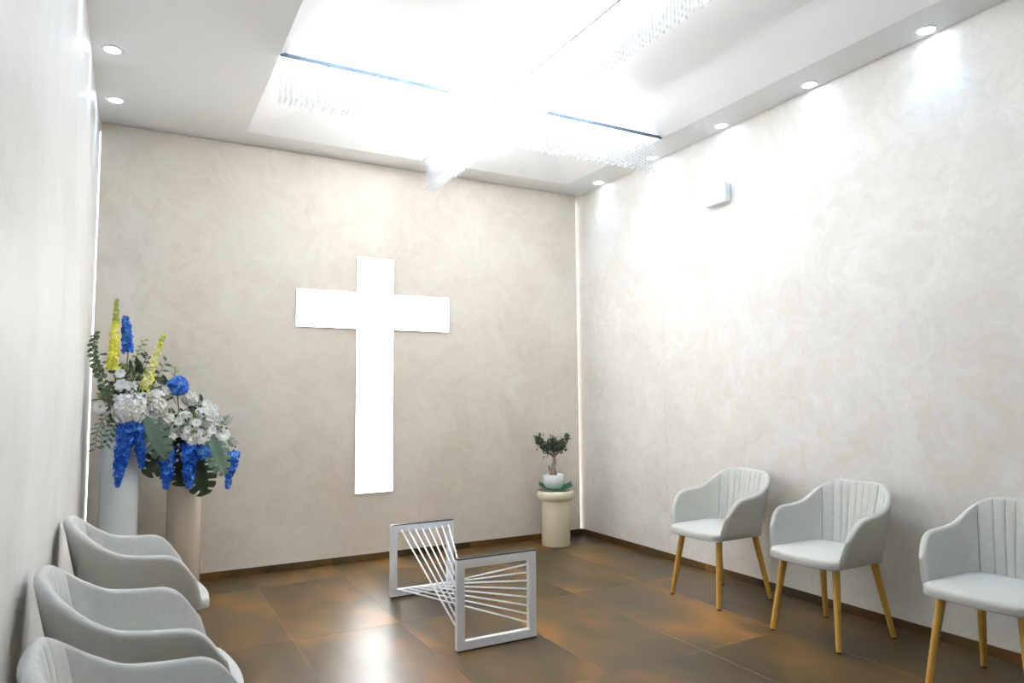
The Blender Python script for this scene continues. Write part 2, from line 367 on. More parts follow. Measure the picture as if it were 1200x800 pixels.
def strand(b, x, y, L, k):
    r = .0016; n = 3
    b.tube([(x, y, HT), (x, y, HT-L)], r, 3, caps=False)
    z = HT - .03 - (k % 3) * .008
    while z > HT - L + .01:
        s = .0048
        b.add([(x, y, z+s*1.3), (x+s, y, z), (x, y+s, z), (x-s, y, z), (x, y-s, z), (x, y, z-s*1.3)],
              [(0, 1, 2), (0, 2, 3), (0, 3, 4), (0, 4, 1), (5, 2, 1), (5, 3, 2), (5, 4, 3), (5, 1, 4)])
        z -= .027
    z = HT - L; s = .0075                                    # drop at the end
    ring = [(x+s*math.cos(2*PI*i/6), y+s*math.sin(2*PI*i/6), z) for i in range(6)]
    b.add([(x, y, z+s*2)] + ring + [(x, y, z-s*1.1)], [(0, 1+i, 1+(i+1) % 6) for i in range(6)] + [(7, 1+(i+1) % 6, 1+i) for i in range(6)])
k = 0
y = RY0 + .02
while y < RY1 - .008:
    for i in range(4):
        strand(b, BX + .006 + i*.022 + random.uniform(-.001, .001), y, SL + random.uniform(-.004, .004) - (k % 2)*.012, k + i)
    y += .024; k += 1
loc(b, 'crystal_strands', M['crystal'], smooth=True)['kind'] = 'stuff'
for xa, xb in ((RX0+.012, BX-.012), (BX+BW+.012, RX1-.008)):
    b = MB(); x = xa
    while x < xb:
        for i in range(4):
            strand(b, x, BY + .008 + i*.021 + random.uniform(-.001, .001), SL + random.uniform(-.004, .004) - (k % 2)*.012, k + i)
        x += .029; k += 1
    loc(b, 'crystal_strands', M['crystal'], smooth=True)['kind'] = 'stuff'

# ------------------------------------------------------------ recessed downlights
def make_downlight():
    e = empty('downlight')
    b = MB(); b.lathe([(.040, .0), (.040, -.004), (.044, -.006), (.052, -.004), (.054, 0)], 28); b.build('trim_ring', M['trim_ring'], e, smooth=True)
    b = MB(); b.lathe([(.0005, -.0045), (.040, -.003)], 28); b.build('lens', M['spot_lens'], e)
    ld = bpy.data.lights.new('downlight_beam', 'SPOT'); ld.energy = SPOT_W; ld.spot_size = R(84); ld.spot_blend = .7; ld.color = (.34, .62, 1.0)
    ld.shadow_soft_size = .025
    lo = bpy.data.objects.new('downlight_beam', ld); col.objects.link(lo); lo.location = (0, 0, -.012); lo.parent = e
    return e
dl = make_downlight()
sy_r = [4.914, 4.19, 3.45, 2.727, 2.014, 1.30, .58, -.14]
sy_l = [4.908, 4.189, 3.45, 2.727, 2.014, 1.30, .58, -.14]
names_r = ['small round downlight in ceiling by the right back corner', 'round downlight hidden behind the end of the crystal strands',
           'round downlight above the small white box on right wall', 'round downlight on right side, second nearest camera in view',
           'round downlight on right side at top edge of the picture']
names_l = ['round downlight at left nearest the back wall', 'round downlight at left just nearer than the corner one']
first = True
for side, X, sy, nms in (('r', 3.565, sy_r, names_r), ('l', -.149, sy_l, names_l)):
    for i, y in enumerate(sy):
        e = dl if first else copy_tree(dl); first = False
        e.location = (X, y, HT)
        tag(e, nms[i] if i < len(nms) else 'round recessed downlight of the %s row, %s from the back wall, outside the picture' % ('right' if side == 'r' else 'left', ('', '', 'third', 'fourth', 'fifth', 'sixth', 'seventh', 'eighth')[i]), 'downlight')
        e['group'] = 'recessed downlights along the side walls'

# ------------------------------------------------------------ small box on the right wall
e = empty('wall_sensor_box', (XR, 3.55, 2.66)); tag(e, 'small white plastic box mounted high on the right wall', 'box')
b = MB(); b.box(-.055, 0, -.10, .10, -.065, .065); bevel(b.build('casing', M['white_plastic'], e), .006, 2)
b = MB(); b.box(-.058, -.0552, -.085, .085, -.05, -.044); b.build('slot', M['trim_ring'], e)

# ------------------------------------------------------------ armchairs
def lerp(a, c, t): return a + (c-a)*t
def curve(tab, x):
    for (x0, y0), (x1, y1) in zip(tab, tab[1:]):
        if x <= x1:
            t = (x-x0)/(x1-x0); return y0 + (y1-y0)*t
    return tab[-1][1]
def smooth_tab(tab, x, h=.03):
    return sum(curve(tab, min(max(x + d*h, tab[0][0]), tab[-1][0])) for d in (-1, -.5, 0, .5, 1)) / 5
RIM = [(0, .774), (.24, .774), (.32, .765), (.40, .730), (.48, .682), (.56, .654), (.70, .642), (.88, .634), (.94, .612), (.975, .57), (1.0, .50)]
Z0 = .392
def shell(u, z):      # centre surface of the tub at path position u (-1..1) and height z; returns point
    a = abs(u); s = 1 if u >= 0 else -1; t = (z-Z0)/(.775-Z0)
    yb = lerp(-.180, -.262, t) ; hb = lerp(.195, .228, t); ha = lerp(.194, .256, max(0, min(t*1.5, 1))**.8)
    rc = .105; yf = lerp(.208, .140, min(1, max(0, t/.62))**1.3)
    ub, uc = .26, .50
    if a < ub: x = (hb-rc)*a/ub; y = yb - .012*math.cos(a/ub*PI/2)
    elif a < uc:
        q = (a-ub)/(uc-ub)*PI/2; h = lerp(hb, ha, (a-ub)/(uc-ub)*.35); x = (h-rc) + rc*math.sin(q); y = yb + rc - rc*math.cos(q)
    else:
        q = (a-uc)/(1-uc); h = lerp(lerp(hb, ha, .35), ha, math.sin(q*PI/2)); x = h; y = lerp(yb+rc, yf, q)
    return Vector((s*x, y, z))
def shell_n(u, z):
    e_ = .012; p = shell(min(u+e_, 1), z) - shell(max(u-e_, -1), z); q = shell(u, z+.01) - shell(u, z-.01)
    n = q.cross(p)
    if n.length < 1e-9: return Vector((0, 1, 0))
    n.normalize(); return n    # points inward or outward, fixed below
US = .375                # seam between backrest and arms
NCH = 8
def shell_mesh(u0, u1, nu, quilt):
    b = MB(); rows = []
    cp = [0, .035, .10, .25, .5, .75, .90, .965]
    if quilt: us = [(k+c)/NCH for k in range(NCH) for c in cp] + [1.0]; nu = len(us)-1
    for i in range(nu+1):
        qq = us[i] if quilt else i/nu
        if not quilt: qq = math.sin(qq*PI/2) if u1 > 0 else 1-math.cos(qq*PI/2)
        u = lerp(u0, u1, qq); rim = smooth_tab(RIM, abs(u)); row = []
        th = .0165
        if abs(u) > .95: th = max(.0015, .0165*math.sqrt(max(0, 1-((abs(u)-.95)/.05)**2)))
        zs = [lerp(Z0+.02, rim-th, v/9) for v in range(10)]
        def pt(z, off):
            p = shell(u, z); n = shell_n(u, z)
            c = Vector((0, .02, z)) - p
            if n.dot(c) < 0: n = -n
            return p + n*off
        # underside tuck
        p = pt(Z0+.004, -th*.2); row.append(p + Vector((-p.x*.22, (-p.y)*.15, -.006)))
        row.append(pt(Z0+.003, -th*.55))
        for z in zs: row.append(pt(z, -th))
        for k in range(1, 6):
            q = PI*k/6; row.append(pt(rim-th + th*math.sin(q), -th*math.cos(q)))
        ql = 0
        if quilt:
            c_ = (0, .30, .55, .86, 1, .86, .55, .30)[i % 8] if i < nu else 0; ql = .0045*c_ - .0065*(c_ == 0)
        elif (i == 0 and u1 > 0) or (i == nu and u1 < 0): ql = -.0065
        for j, z in enumerate(reversed(zs)):
            row.append(pt(z, th + ql*(1 if j > 0 else .6)))
        rows.append(row)
    b.grid(rows)
    return b
def rounded_outline(hx, y0, y1, r_back, r_front, bow, n=10):
    pts = []
    def arc(cx_, cy_, r, a0, a1):
        for k in range(n+1):
            a = lerp(a0, a1, k/n); pts.append((cx_+r*math.cos(a), cy_+r*math.sin(a)))
    arc(hx-r_front, y1-r_front, r_front, 0, PI/2)
    m = 8
    for k in range(1, m): 
        x = lerp(hx-r_front, -hx+r_front, k/m); pts.append((x, y1))
    arc(-hx+r_front, y1-r_front, r_front, PI/2, PI)
    arc(-hx+r_back, y0+r_back, r_back, PI, 1.5*PI)
    arc(hx-r_back, y0+r_back, r_back, 1.5*PI, 2*PI)
    out = []
    for x, y in pts:
        if y > 0: y += bow*(1-(x/hx)**2)*min(1, y/y1)
        out.append((x, y))
    return out
def make_chair():
    e = empty('armchair')
    s_ = US
    bk = shell_mesh(-s_, s_, NCH*8, True).build('backrest', M['fabric'], e, smooth=True)
    b = MB()
    for k in range(0, NCH+1):
        u = lerp(-s_, s_, k/NCH); rim = smooth_tab(RIM, abs(u)); pts = []
        for v in range(9):
            z = lerp(.45, rim-.018, v/8); p = shell(u, z); n = shell_n(u, z)
            if n.dot(Vector((0, .02, z))-p) < 0: n = -n
            pts.append(p + n*.0105)
        b.tube(pts, .0017, 4)
    b.build('seam', M['seam'], bk)
    for a0, a1 in ((-1, -s_), (s_, 1)):
        o = shell_mesh(a0, a1, 30, False)
        o.build('armrest', M['fabric'], e, smooth=True)
    # seat cushion
    b = MB(); ol = rounded_outline(.213, -.190, .228, .09, .045, .026)
    prof = [(.0, .446), (.35, .446), (.7, .444), (.90, .440), (.965, .435), (.992, .427), (1.0, .415), (.997, .402), (.985, .392), (.9, .388), (0, .388)]
    n = len(ol); cy_ = .03; rows = []
    for s, z in prof:
        rows.append([((x*max(s, .001)), cy_ + (y-cy_)*max(s, .001), z - (.010*max(0, (y-.12)/.16)**2 if s > .3 else 0)) for x, y in ol + [ol[0]]])
    b.grid(rows[::-1]); st = b.build('seat', M['fabric'], e, smooth=True)
    b = MB(); b.tube([(x*1.002, cy_+(y-cy_)*1.002, .396 - .010*max(0, (y-.12)/.16)**2) for x, y in ol if y > .1] , .0022, 5); 
    b.build('piping', M['piping'], st, smooth=True)
    b = MB(); ol2 = rounded_outline(.17, -.17, .21, .07, .05, .015)
    b.grid([[(x*s, y*s, z) for x, y in ol2 + [ol2[0]]] for s, z in ((1, .396), (.97, .382), (.001, .380))]); b.build('seat_base', M['piping'], e)
    for sx in (-1, 1):
        for ty, fy in ((.160, .222), (-.135, -.208)):
            top = Vector((sx*.155, ty, .392)); bot = Vector((sx*.198, fy, .008))
            b = MB(); b.tube([top, lerp(top, bot, .5), bot], [.0195, .0165, .0130], 16); lg = b.build('leg', M['oak'], e, smooth=True, angle=60)
            b = MB(); b.tube([bot + Vector((0, 0, .0)), Vector((bot.x, bot.y, 0))], [.0125, .012], 12); b.build('foot_pad', M['oak_foot'], lg)
    return e
ch0 = make_chair()
spots = [((3.255, 3.275), R(90), 'pale grey armchair on yellow legs, farthest of three along the right wall'),
         ((3.255, 2.49), R(90), 'pale grey armchair on yellow legs, middle one of three along the right wall'),
         ((3.250, 1.66), R(90), 'pale grey armchair cut off by the right edge of the picture'),
         ((.060, 3.37), R(-86), 'pale grey armchair at left standing nearest the flower vases'),
         ((.064, 2.36), R(-86), 'pale grey armchair at left, between two others along the left wall'),
         ((.115, 1.62), R(-86), 'pale grey armchair in the bottom left corner of the picture')]
for i, ((x, y), a, lb) in enumerate(spots):
    e = ch0 if i == 0 else copy_tree(ch0)
    e.location = (x, y, 0); e.rotation_euler = (0, 0, a); tag(e, lb, 'armchair', 'upholstered armchairs along the walls')

# ------------------------------------------------------------ rod table (frames joined by white rods)
tx0, tx1, ty0, ty1, tz = 1.436, 1.889, 3.222, 4.277, .448
tb = empty('rod_table_base', ((tx0+tx1)/2, (ty0+ty1)/2, 0)); tag(tb, 'white metal table base of two square frames joined by fanned rods', 'table base')
ex, ey = tb.location.x, tb.location.y
def sub(b): b.v = [(x-ex, y-ey, z) for x, y, z in b.v]; return b
fwid, fd = .043, .030
for yc, sx0, sx1 in ((ty0, tx0, tx1), (ty1, 1.455, 1.883)):
    y0_, y1_ = (yc, yc+fd) if yc == ty0 else (yc-fd, yc)
    y0_, y1_ = yc-.004, yc-.004+fd
    b = MB(); z0, z1 = .006, tz-.006
    O = [(sx0, z0), (sx1, z0), (sx1, z1), (sx0, z1)]; I = [(sx0+fwid, z0+fwid), (sx1-fwid, z0+fwid), (sx1-fwid, z1-fwid), (sx0+fwid, z1-fwid)]
    vs = [(x, y, z) for y in (y0_, y1_) for P_ in (O, I) for x, z in P_]
    fs = []
    for i in range(4):
        j = (i+1) % 4
        fs += [(i, j, 4+j, 4+i), (8+i, 12+i, 12+j, 8+j), (i, 8+i, 8+j, j), (4+i, 4+j, 12+j, 12+i)]
    b.add(vs, fs); fr = sub(b).build('side_frame', M['white_metal'], tb); bevel(fr, .0025, 2)
    b = MB(); b.box(sx0+.002, sx1-.002, y0_+.001, y1_-.001, z1, tz); sub(b).build('top_pad', M['dark_metal'], fr)
    b = MB(); b.box(sx0+.002, sx1-.002, y0_+.001, y1_-.001, 0, z0); sub(b).build('foot_strip', M['dark_metal'], fr)
NR = 8
for i in range(NR):
    t = i/(NR-1)
    # from the far frame's top bar to the near frame's left post
    p = (lerp(1.525, 1.850, t), ty1+.006, tz-.035); q = (tx0+fwid*.5, ty0+.012, lerp(.085, .405, t))
    b = MB(); b.tube([p, q], .0048, 8); sub(b).build('rod', M['white_metal'], tb, smooth=True)
    # from the near frame's right post to the far frame's bottom bar
    p = (tx1-fwid*.75, ty0+.012, lerp(.075, .375, t)); q = (lerp(1.515, 1.850, t), ty1+.006, .045)
    b = MB(); b.tube([p, q], .0048, 8); sub(b).build('rod', M['white_metal'], tb, smooth=True)

# ------------------------------------------------------------ ivory pedestal with tray and potted tree
PX, PY = 3.185, 5.09
pd = empty('pedestal', (PX, PY, 0)); tag(pd, 'round ivory pedestal with a bowl-shaped top by the right back corner', 'pedestal')
b = MB(); b.lathe([(.001, 0), (.118, 0), (.121, .004), (.121, .36), (.121, .372)], 48); b.build('column', M['ivory'], pd, smooth=True, angle=40)
b = MB(); b.lathe([(.105, .366), (.118, .368), (.140, .378), (.153, .395), (.158, .418), (.156, .440), (.150, .452), (.142, .455), (.130, .448), (.001, .444)], 48); b.build('top', M['ivory'], pd, smooth=True)
tr = empty('serving_tray', (PX+.005, PY, .4555)); tag(tr, 'dark green square cloth tray under the white flower pot', 'tray')
b = MB(); rows = []
for i in range(13):
    row = []
    for j in range(13):
        u, v = i/6-1, j/6-1; X_ = u*.140; Y_ = v*.122; a_ = R(-28.5)
        row.append((X_*math.cos(a_)-Y_*math.sin(a_), X_*math.sin(a_)+Y_*math.cos(a_), .004 + .036*abs(u)**2.6 + .016*v*v))
    rows.append(row)
b.grid(rows); o = b.build('cloth', M['green_tray'], tr, smooth=True); m = o.modifiers.new('thickness', 'SOLIDIFY'); m.thickness = .003
pt_ = empty('potted_bonsai', (PX-.02, PY-.005, .461)); tag(pt_, 'small bonsai tree in a round white pot on the ivory pedestal', 'plant')
b = MB(); b.lathe([(.001, 0), (.052, 0), (.062, .006), (.083, .04), (.090, .08), (.089, .125), (.086, .129), (.080, .125), (.078, .11), (.001, .11)], 40); b.build('pot', M['pot'], pt_, smooth=True)
b = MB(); b.lathe([(.001, .1175), (.04, .1165), (.077, .1125)], 24); b.build('soil', M['soil'], pt_, smooth=True)
b = MB()
b.tube([(-.012, 0, .11), (-.020, .0, .145), (-.004, .0, .185), (.012, 0, .225), (.006, 0, .265), (.010, 0, .31)], [.026, .021, .017, .016, .013, .008], 10)
b.tube([(.018, 0, .11), (.016, .005, .15), (.004, .0, .19)], [.018, .014, .010], 8)
b.tube([(-.016, 0, .15), (-.040, .004, .175), (-.048, 0, .205)], [.010, .008, .006], 7)
br = []
for (dx, dy, dz) in ((-.11, .01, .385), (-.075, -.03, .32), (-.07, .05, .37), (-.02, -.05, .36), (.02, .05, .38), (.055, -.03, .335), (.085, .02, .38), (.125, 0, .42), (-.135, 0, .425), (0, 0, .40), (.06, .06, .35)):
    b.tube([(.008, 0, .27), ((dx+.01)*.45, dy*.4, .31), (dx, dy, dz)], [.008, .005, .002], 6); br.append(Vector((dx, dy, dz)))
trk = b.build('trunk', M['bark'], pt_, smooth=True)
def leaf_quad(b, p, d, n, L, W, mi=0, bend=.15):
    d = d.normalized(); s = d.cross(n)
    if s.length < 1e-6: s = d.orthogonal()
    s.normalize(); n = s.cross(d)
    a = p; m1 = p + d*L*.35 - n*L*bend*.2; m2 = p + d*L*.72 - n*L*bend*.6; t = p + d*L - n*L*bend*1.3
    b.add([a, m1+s*W*.5+n*W*.12, m1, m1-s*W*.5+n*W*.12, m2+s*W*.4+n*W*.08, m2, m2-s*W*.4+n*W*.08, t],
          [(0, 1, 2), (0, 2, 3), (1, 4, 5, 2), (2, 5, 6, 3), (4, 7, 5), (5, 7, 6)], mi)
def rdir(zb=0):
    while True:
        v = Vector((random.uniform(-1, 1), random.uniform(-1, 1), random.uniform(-1, 1)))
        if .05 < v.length < 1: return (v.normalized() + Vector((0, 0, zb))).normalized()
b = MB()
for c in br:
    for k in range(48):
        p = c + rdir()*random.uniform(0, .038)*Vector((1.2, 1.2, .9)).x; leaf_quad(b, p, (rdir(.3)+(c-Vector((0,0,.30))).normalized()*.8), rdir(.4), random.uniform(.028, .044), .012)
for k in range(260):
    p = Vector((random.uniform(-.09, .10), random.uniform(-.06, .06), 0)); p.z = .345 + .5*abs(p.x)*.5 + random.uniform(-.03, .03); leaf_quad(b, p, rdir(.6), rdir(.3), .034, .012)
b.build('foliage', M['bonsai_leaf'], pt_)['kind'] = 'stuff'

# ------------------------------------------------------------ flowers
def floret(b, c, n, r, petals=5, mi=0, cup=.35, core=None, wf=.85):
    n = n.normalized(); a = n.orthogonal().normalized(); t = n.cross(a); ph = random.uniform(0, PI)
    for k in range(petals):
        q = ph + 2*PI*k/petals; d = a*math.cos(q)+t*math.sin(q); s = n.cross(d); wd = r*wf
        p1 = c + d*r*.55 + n*r*cup*.6; p2 = c + d*r + n*r*cup
        b.add([c, p1 - s*wd*.5, p2 - s*wd*.28, p2 + d*r*.12, p2 + s*wd*.28, p1 + s*wd*.5], [(0, 1, 5), (1, 2, 4, 5), (2, 3, 4)], mi)
    if core is not None:
        cc = c + n*r*.22; q_ = r*.26
        ring = [cc + (a*math.cos(2*PI*i/6)+t*math.sin(2*PI*i/6))*q_ for i in range(6)]
        b.add(ring + [cc + n*q_*.8], [(i, (i+1) % 6, 6) for i in range(6)], core)
def poly_at(pts, t):
    x = t*(len(pts)-1); i = min(int(x), len(pts)-2); return pts[i].lerp(pts[i+1], x-i), (pts[i+1]-pts[i]).normalized()
def V(*p): return Vector(p)
class Bouquet:
    def __init__(s, name, loc_, label): s.e = tag(empty(name, loc_), label, 'flowers'); s.o = Vector(loc_)
    def fin(s, b, name, mats, smooth=False, parent=None, label=None):
        b.v = [tuple(Vector(v) - s.o) for v in b.v]; o = b.build(name, mats, parent or s.e, smooth=smooth)
        if label: o['label'] = label
        return o
    def stem(s, pts, r=.003):
        b = MB(); b.tube(pts, r, 6); return s.fin(b, 'stem', M['stem'], True)
def spike(B, name, pts, r0, r1, n, mats, fr=.011, tip=.3, label=None, petals=5, mixr=.0):
    pts = [Vector(p) for p in pts]; b = MB(); b.tube(pts, [max(r0*.35, .003)]*(len(pts)-1)+[.002], 6, 0)
    for k in range(n):
        t = (k+.5)/n; t2 = t**.9; p, d = poly_at(pts, t2); a = d.orthogonal().normalized(); c = d.cross(a); q = k*2.39996
        out = a*math.cos(q)+c*math.sin(q); rr = lerp(r0, r1, t2**1.3)*random.uniform(.62, 1.12)
        mi = 1 if (t2 > 1-tip) else 0
        if mixr and random.random() < mixr: mi = 2 if len(mats) > 2 else 1
        s = fr*lerp(1, .5, max(0, (t2-.6)/.4))
        floret(b, p + out*(rr-s*.3), out + d*.15 + rdir()*.7, s*random.uniform(.8, 1.25), petals, mi)
    return B.fin(b, name, mats, label=label)
def ball(B, name, c, r, n, mats, fr=.010, petals=4, squash=(1, 1, 1), label=None, mixr=0):
    b = MB(); c = Vector(c); sq = Vector(squash)
    ico = [];
    for k in range(n):
        z = 1-2*(k+.5)/n; q = k*2.39996; m_ = math.sqrt(1-z*z); d = Vector((m_*math.cos(q), m_*math.sin(q), z))
        p = c + Vector((d.x*sq.x, d.y*sq.y, d.z*sq.z))*(r*random.uniform(.86, 1.0))
        floret(b, p, d + rdir()*.3, fr, petals, 1 if (mixr and random.random() < mixr) else 0, wf=1.05)
    b.lathe([(.001, -r*.8*sq.z), (r*.5*sq.x, -r*.62*sq.z), (r*.78*sq.x, 0), (r*.5*sq.x, r*.62*sq.z), (.001, r*.8*sq.z)], 10, mi=0)
    nv = 50; b.v = b.v[:-nv] + [(x+c.x, y+c.y, z+c.z) for x, y, z in b.v[-nv:]]
    return B.fin(b, name, mats, label=label)
def bloom(B, name, c, n, r, mats, layers=3, petals=7, core=1, label=None):
    b = MB(); c = Vector(c); n = Vector(n)
    for l in range(layers):
        floret(b, c + n.normalized()*r*.12*l, n, r*(1-.22*l), petals-l, 0, cup=.25+.3*l, core=core if l == layers-1 else None)
    return B.fin(b, name, mats, label=label)
def leafy(B, name, pts, n, L, W, mat, r=.0025, label=None, rnd=False):
    pts = [Vector(p) for p in pts]; b = MB(); b.tube(pts, [r]*(len(pts)-1)+[r*.4], 5, 0)
    for k in range(n):
        t = (k+1)/n; p, d = poly_at(pts, min(t, .999)); a = d.cross(Vector((.3, 1, .1))).normalized(); q = (k % 2)*PI + random.uniform(-.5, .5)
        out = Matrix.Rotation(q, 3, d) @ a
        leaf_quad(b, p, out + d*.5 + rdir()*.2, Vector((0, -1, .5)) + rdir()*.4, L*random.uniform(.8, 1.15), W*(1.4 if rnd else 1), 1, .2)
    return B.fin(b, name, [M['stem'], mat], label=label)
def big_leaf(B, base, tip, width, n, mat, lobes=6, droop=.12, name='monstera_leaf', label=None):
    base = Vector(base); tip = Vector(tip); d = tip-base; L = d.length; d.normalize(); n = Vector(n); s = d.cross(n).normalized(); n = s.cross(d).normalized()
    b = MB()
    def mid(t): return base + d*L*t - n*L*droop*t*t
    prof = lambda t: width*.5*(math.sin(PI*min(1, (t*.93+.10)))**.62)
    nl = lobes
    for sg in (-1, 1):
        for k in range(nl):
            t0, t1 = k/nl, (k+1)/nl
            gap = .15/nl
            a0, a1 = mid(t0), mid(t1); w0, w1 = prof(t0), prof(t1)
            inn = .45
            sweep = d*L*.10
            i0 = a0 + s*sg*w0*inn + sweep*inn; i1 = a1 + s*sg*w1*inn + sweep*inn*(1 if k < nl-1 else .2)
            up_ = n*.0
            o0 = mid(t0+gap) + s*sg*prof(t0+gap) + sweep - n*width*.05; o1 = mid(min(1, t1-gap)) + s*sg*prof(t1-gap)*.97 + sweep*(1 if k < nl-1 else .3) - n*width*.05
            om = (o0+o1)/2 + s*sg*width*.02 + sweep*.2
            m0 = i0.lerp(o0, .1) ; m1 = i1.lerp(o1, .1)
            rise = n*width*.015
            b.add([a0, a1, i1+rise, i0+rise], [(0, 1, 2, 3) if sg > 0 else (3, 2, 1, 0)])
            e0 = i0 + (i1-i0)*.10 + rise; e1 = i1 - (i1-i0)*.10 + rise
            b.add([e0, e1, o1, om, o0], [(0, 1, 2, 3, 4)])
    b.tube([mid(t/6) + n*.001 for t in range(7)], [.0022]*6+[.001], 5)
    o = B.fin(b, name, mat, label=label)
    m = o.modifiers.new('thickness', 'SOLIDIFY'); m.thickness = .0012
    return o
def foliage(B, c, rad, n, mats, L=.045, W=.02, squash=(1, 1, 1)):
    b = MB(); c = Vector(c)
    for k in range(n):
        d = rdir(.1); p = c + Vector((d.x*squash[0], d.y*squash[1], d.z*squash[2]))*rad*random.uniform(.35, 1)
        leaf_quad(b, p, d + rdir()*.5, rdir(.3), L*random.uniform(.7, 1.25), W, random.randrange(len(mats)), .25)
    o = B.fin(b, 'filler_leaves', mats); o['kind'] = 'stuff'; return o

# tall white vase and its flowers
VX, VY, VH = -.052, 4.95, 1.085
vs = empty('tall_vase', (VX, VY, 0)); tag(vs, 'tall white glossy cylindrical floor vase at left', 'vase')
b = MB(); b.lathe([(.001, 0), (.105, 0), (.108, .004), (.108, VH-.004), (.106, VH), (.101, VH), (.100, VH-.10), (.001, VH-.10)], 56); b.build('body', M['vase_gloss'], vs, smooth=True, angle=50)
VX2, VY2, VH2 = .322, 5.08, .76
v2 = empty('short_vase', (VX2, VY2, 0)); tag(v2, 'shorter beige cylindrical floor vase against the back wall', 'vase')
b = MB(); b.lathe([(.001, 0), (.102, 0), (.105, .004), (.105, VH2-.004), (.103, VH2), (.098, VH2), (.097, VH2-.08), (.001, VH2-.08)], 56); b.build('body', M['vase_beige'], v2, smooth=True, angle=50)

A = Bouquet('flower_arrangement', (VX, VY, VH), 'tall flower arrangement with yellow spikes in the white vase')
base = V(VX, VY, VH-.095)
def stems(B, base, tips, r=.003):
    for t in tips:
        t = Vector(t); m = base.lerp(t, .5) + V(0, 0, .03); b_ = base + rdir()*.02; b_.z = base.z
        B.stem([b_, m, t], r)
YG = [M['yellow'], M['bud'], M['cream']]
spike(A, 'yellow_spike', [(-.111, 4.93, 1.434), (-.109, 4.93, 1.55), (-.106, 4.93, 1.68), (-.101, 4.93, 1.87)], .034, .010, 260, YG, fr=.013, tip=.26, mixr=.12)
spike(A, 'cream_spike', [(.052, 4.88, 1.265), (.085, 4.88, 1.38), (.125, 4.88, 1.53), (.166, 4.88, 1.665)], .032, .010, 230, [M['cream'], M['bud'], M['yellow']], fr=.013, tip=.22, mixr=.25)
BL = [M['blue'], M['blue_light']]
spike(A, 'blue_spike', [(-.030, 5.0, 1.548), (-.042, 5.0, 1.66), (-.052, 5.0, 1.775)], .030, .018, 170, BL, fr=.014, tip=.0, mixr=.22)
stems(A, base, [(-.101, 4.93, 1.44), (.05, 4.88, 1.27), (-.030, 5.0, 1.55)], .004)
leafy(A, 'eucalyptus_branch', [(-.115, 4.80, 1.20), (-.13, 4.78, 1.28), (-.16, 4.76, 1.38), (-.195, 4.74, 1.46), (-.212, 4.73, 1.55), (-.205, 4.73, 1.63)], 30, .036, .026, M['leaf'], rnd=True)
leafy(A, 'eucalyptus_branch', [(-.01, 4.93, 1.25), (.0, 4.96, 1.40), (.015, 4.98, 1.52), (.055, 4.98, 1.625)], 20, .032, .018, M['leaf_lime'])
leafy(A, 'leafy_twig', [(-.02, 4.95, 1.30), (.02, 4.94, 1.42), (.07, 4.93, 1.50), (.085, 4.93, 1.52)], 10, .055, .020, M['leaf_dark'])
leafy(A, 'leafy_twig', [(-.06, 4.97, 1.25), (-.10, 4.98, 1.40), (-.13, 4.98, 1.53)], 9, .055, .022, M['leaf_dark'])
leafy(A, 'leafy_twig', [(.08, 4.93, 1.25), (.14, 4.93, 1.40), (.185, 4.92, 1.49)], 9, .050, .020, M['leaf'])
leafy(A, 'olive_twig', [(-.11, 4.86, 1.17), (-.155, 4.84, 1.12), (-.178, 4.83, 1.05), (-.182, 4.83, .96)], 16, .045, .012, M['leaf_grey'])
leafy(A, 'olive_twig', [(-.06, 4.83, 1.14), (-.10, 4.81, 1.07), (-.13, 4.80, .98)], 12, .045, .018, M['leaf'])
ball(A, 'white_hydrangea', (-.008, 4.81, 1.192), .098, 150, [M['white_petal'], M['cream_petal']], fr=.021, squash=(1, .8, .95), mixr=.08)
ball(A, 'white_chrysanthemum', (.132, 4.86, 1.232), .062, 90, [M['white_petal'], M['cream_petal']], fr=.018, squash=(.9, .8, 1.35), mixr=.15)
WM = [M['white_petal'], M['bud']]
for c, r in (((-.066, 4.86, 1.406), .030), ((-.055, 4.84, 1.333), .040), ((-.006, 4.84, 1.322), .036)):
    bloom(A, 'white_rose', c, (-.2, -1, .4), r, [M['white_petal'], M['cream_petal']], 4, 8, 1)
bloom(A, 'daisy', (-.160, 4.82, 1.208), (-.3, -1, .2), .040, WM, 2, 9)
bloom(A, 'daisy', (-.150, 4.86, 1.16), (-.5, -1, .3), .024, WM, 2, 8)
WS = [M['blue'], M['blue'], M['blue_light']]
def wisteria(B, pts, r0, r1, n):
    return spike(B, 'blue_wisteria', pts, r0, r1, n, WS, fr=.017, tip=0, mixr=.16)
wisteria(A, [(-.010, 4.82, 1.115), (-.022, 4.80, 1.05), (-.040, 4.80, .93), (-.055, 4.80, .82), (-.058, 4.80, .735)], .060, .010, 260)
wisteria(A, [(.045, 4.83, 1.105), (.050, 4.82, 1.03), (.058, 4.82, .93), (.066, 4.82, .835)], .044, .010, 170)
big_leaf(A, (.075, 4.80, 1.150), (.190, 4.765, .885), .165, (-.25, -1, .30), M['monstera'], 6)
foliage(A, (-.045, 4.93, 1.24), .125, 210, [M['leaf'], M['leaf_dark'], M['leaf_dark']], .055, .024, (.95, .7, 1.0))
foliage(A, (.02, 4.95, 1.38), .085, 80, [M['leaf'], M['leaf_dark'], M['leaf_lime']], .060, .024, (1.1, .7, .9))

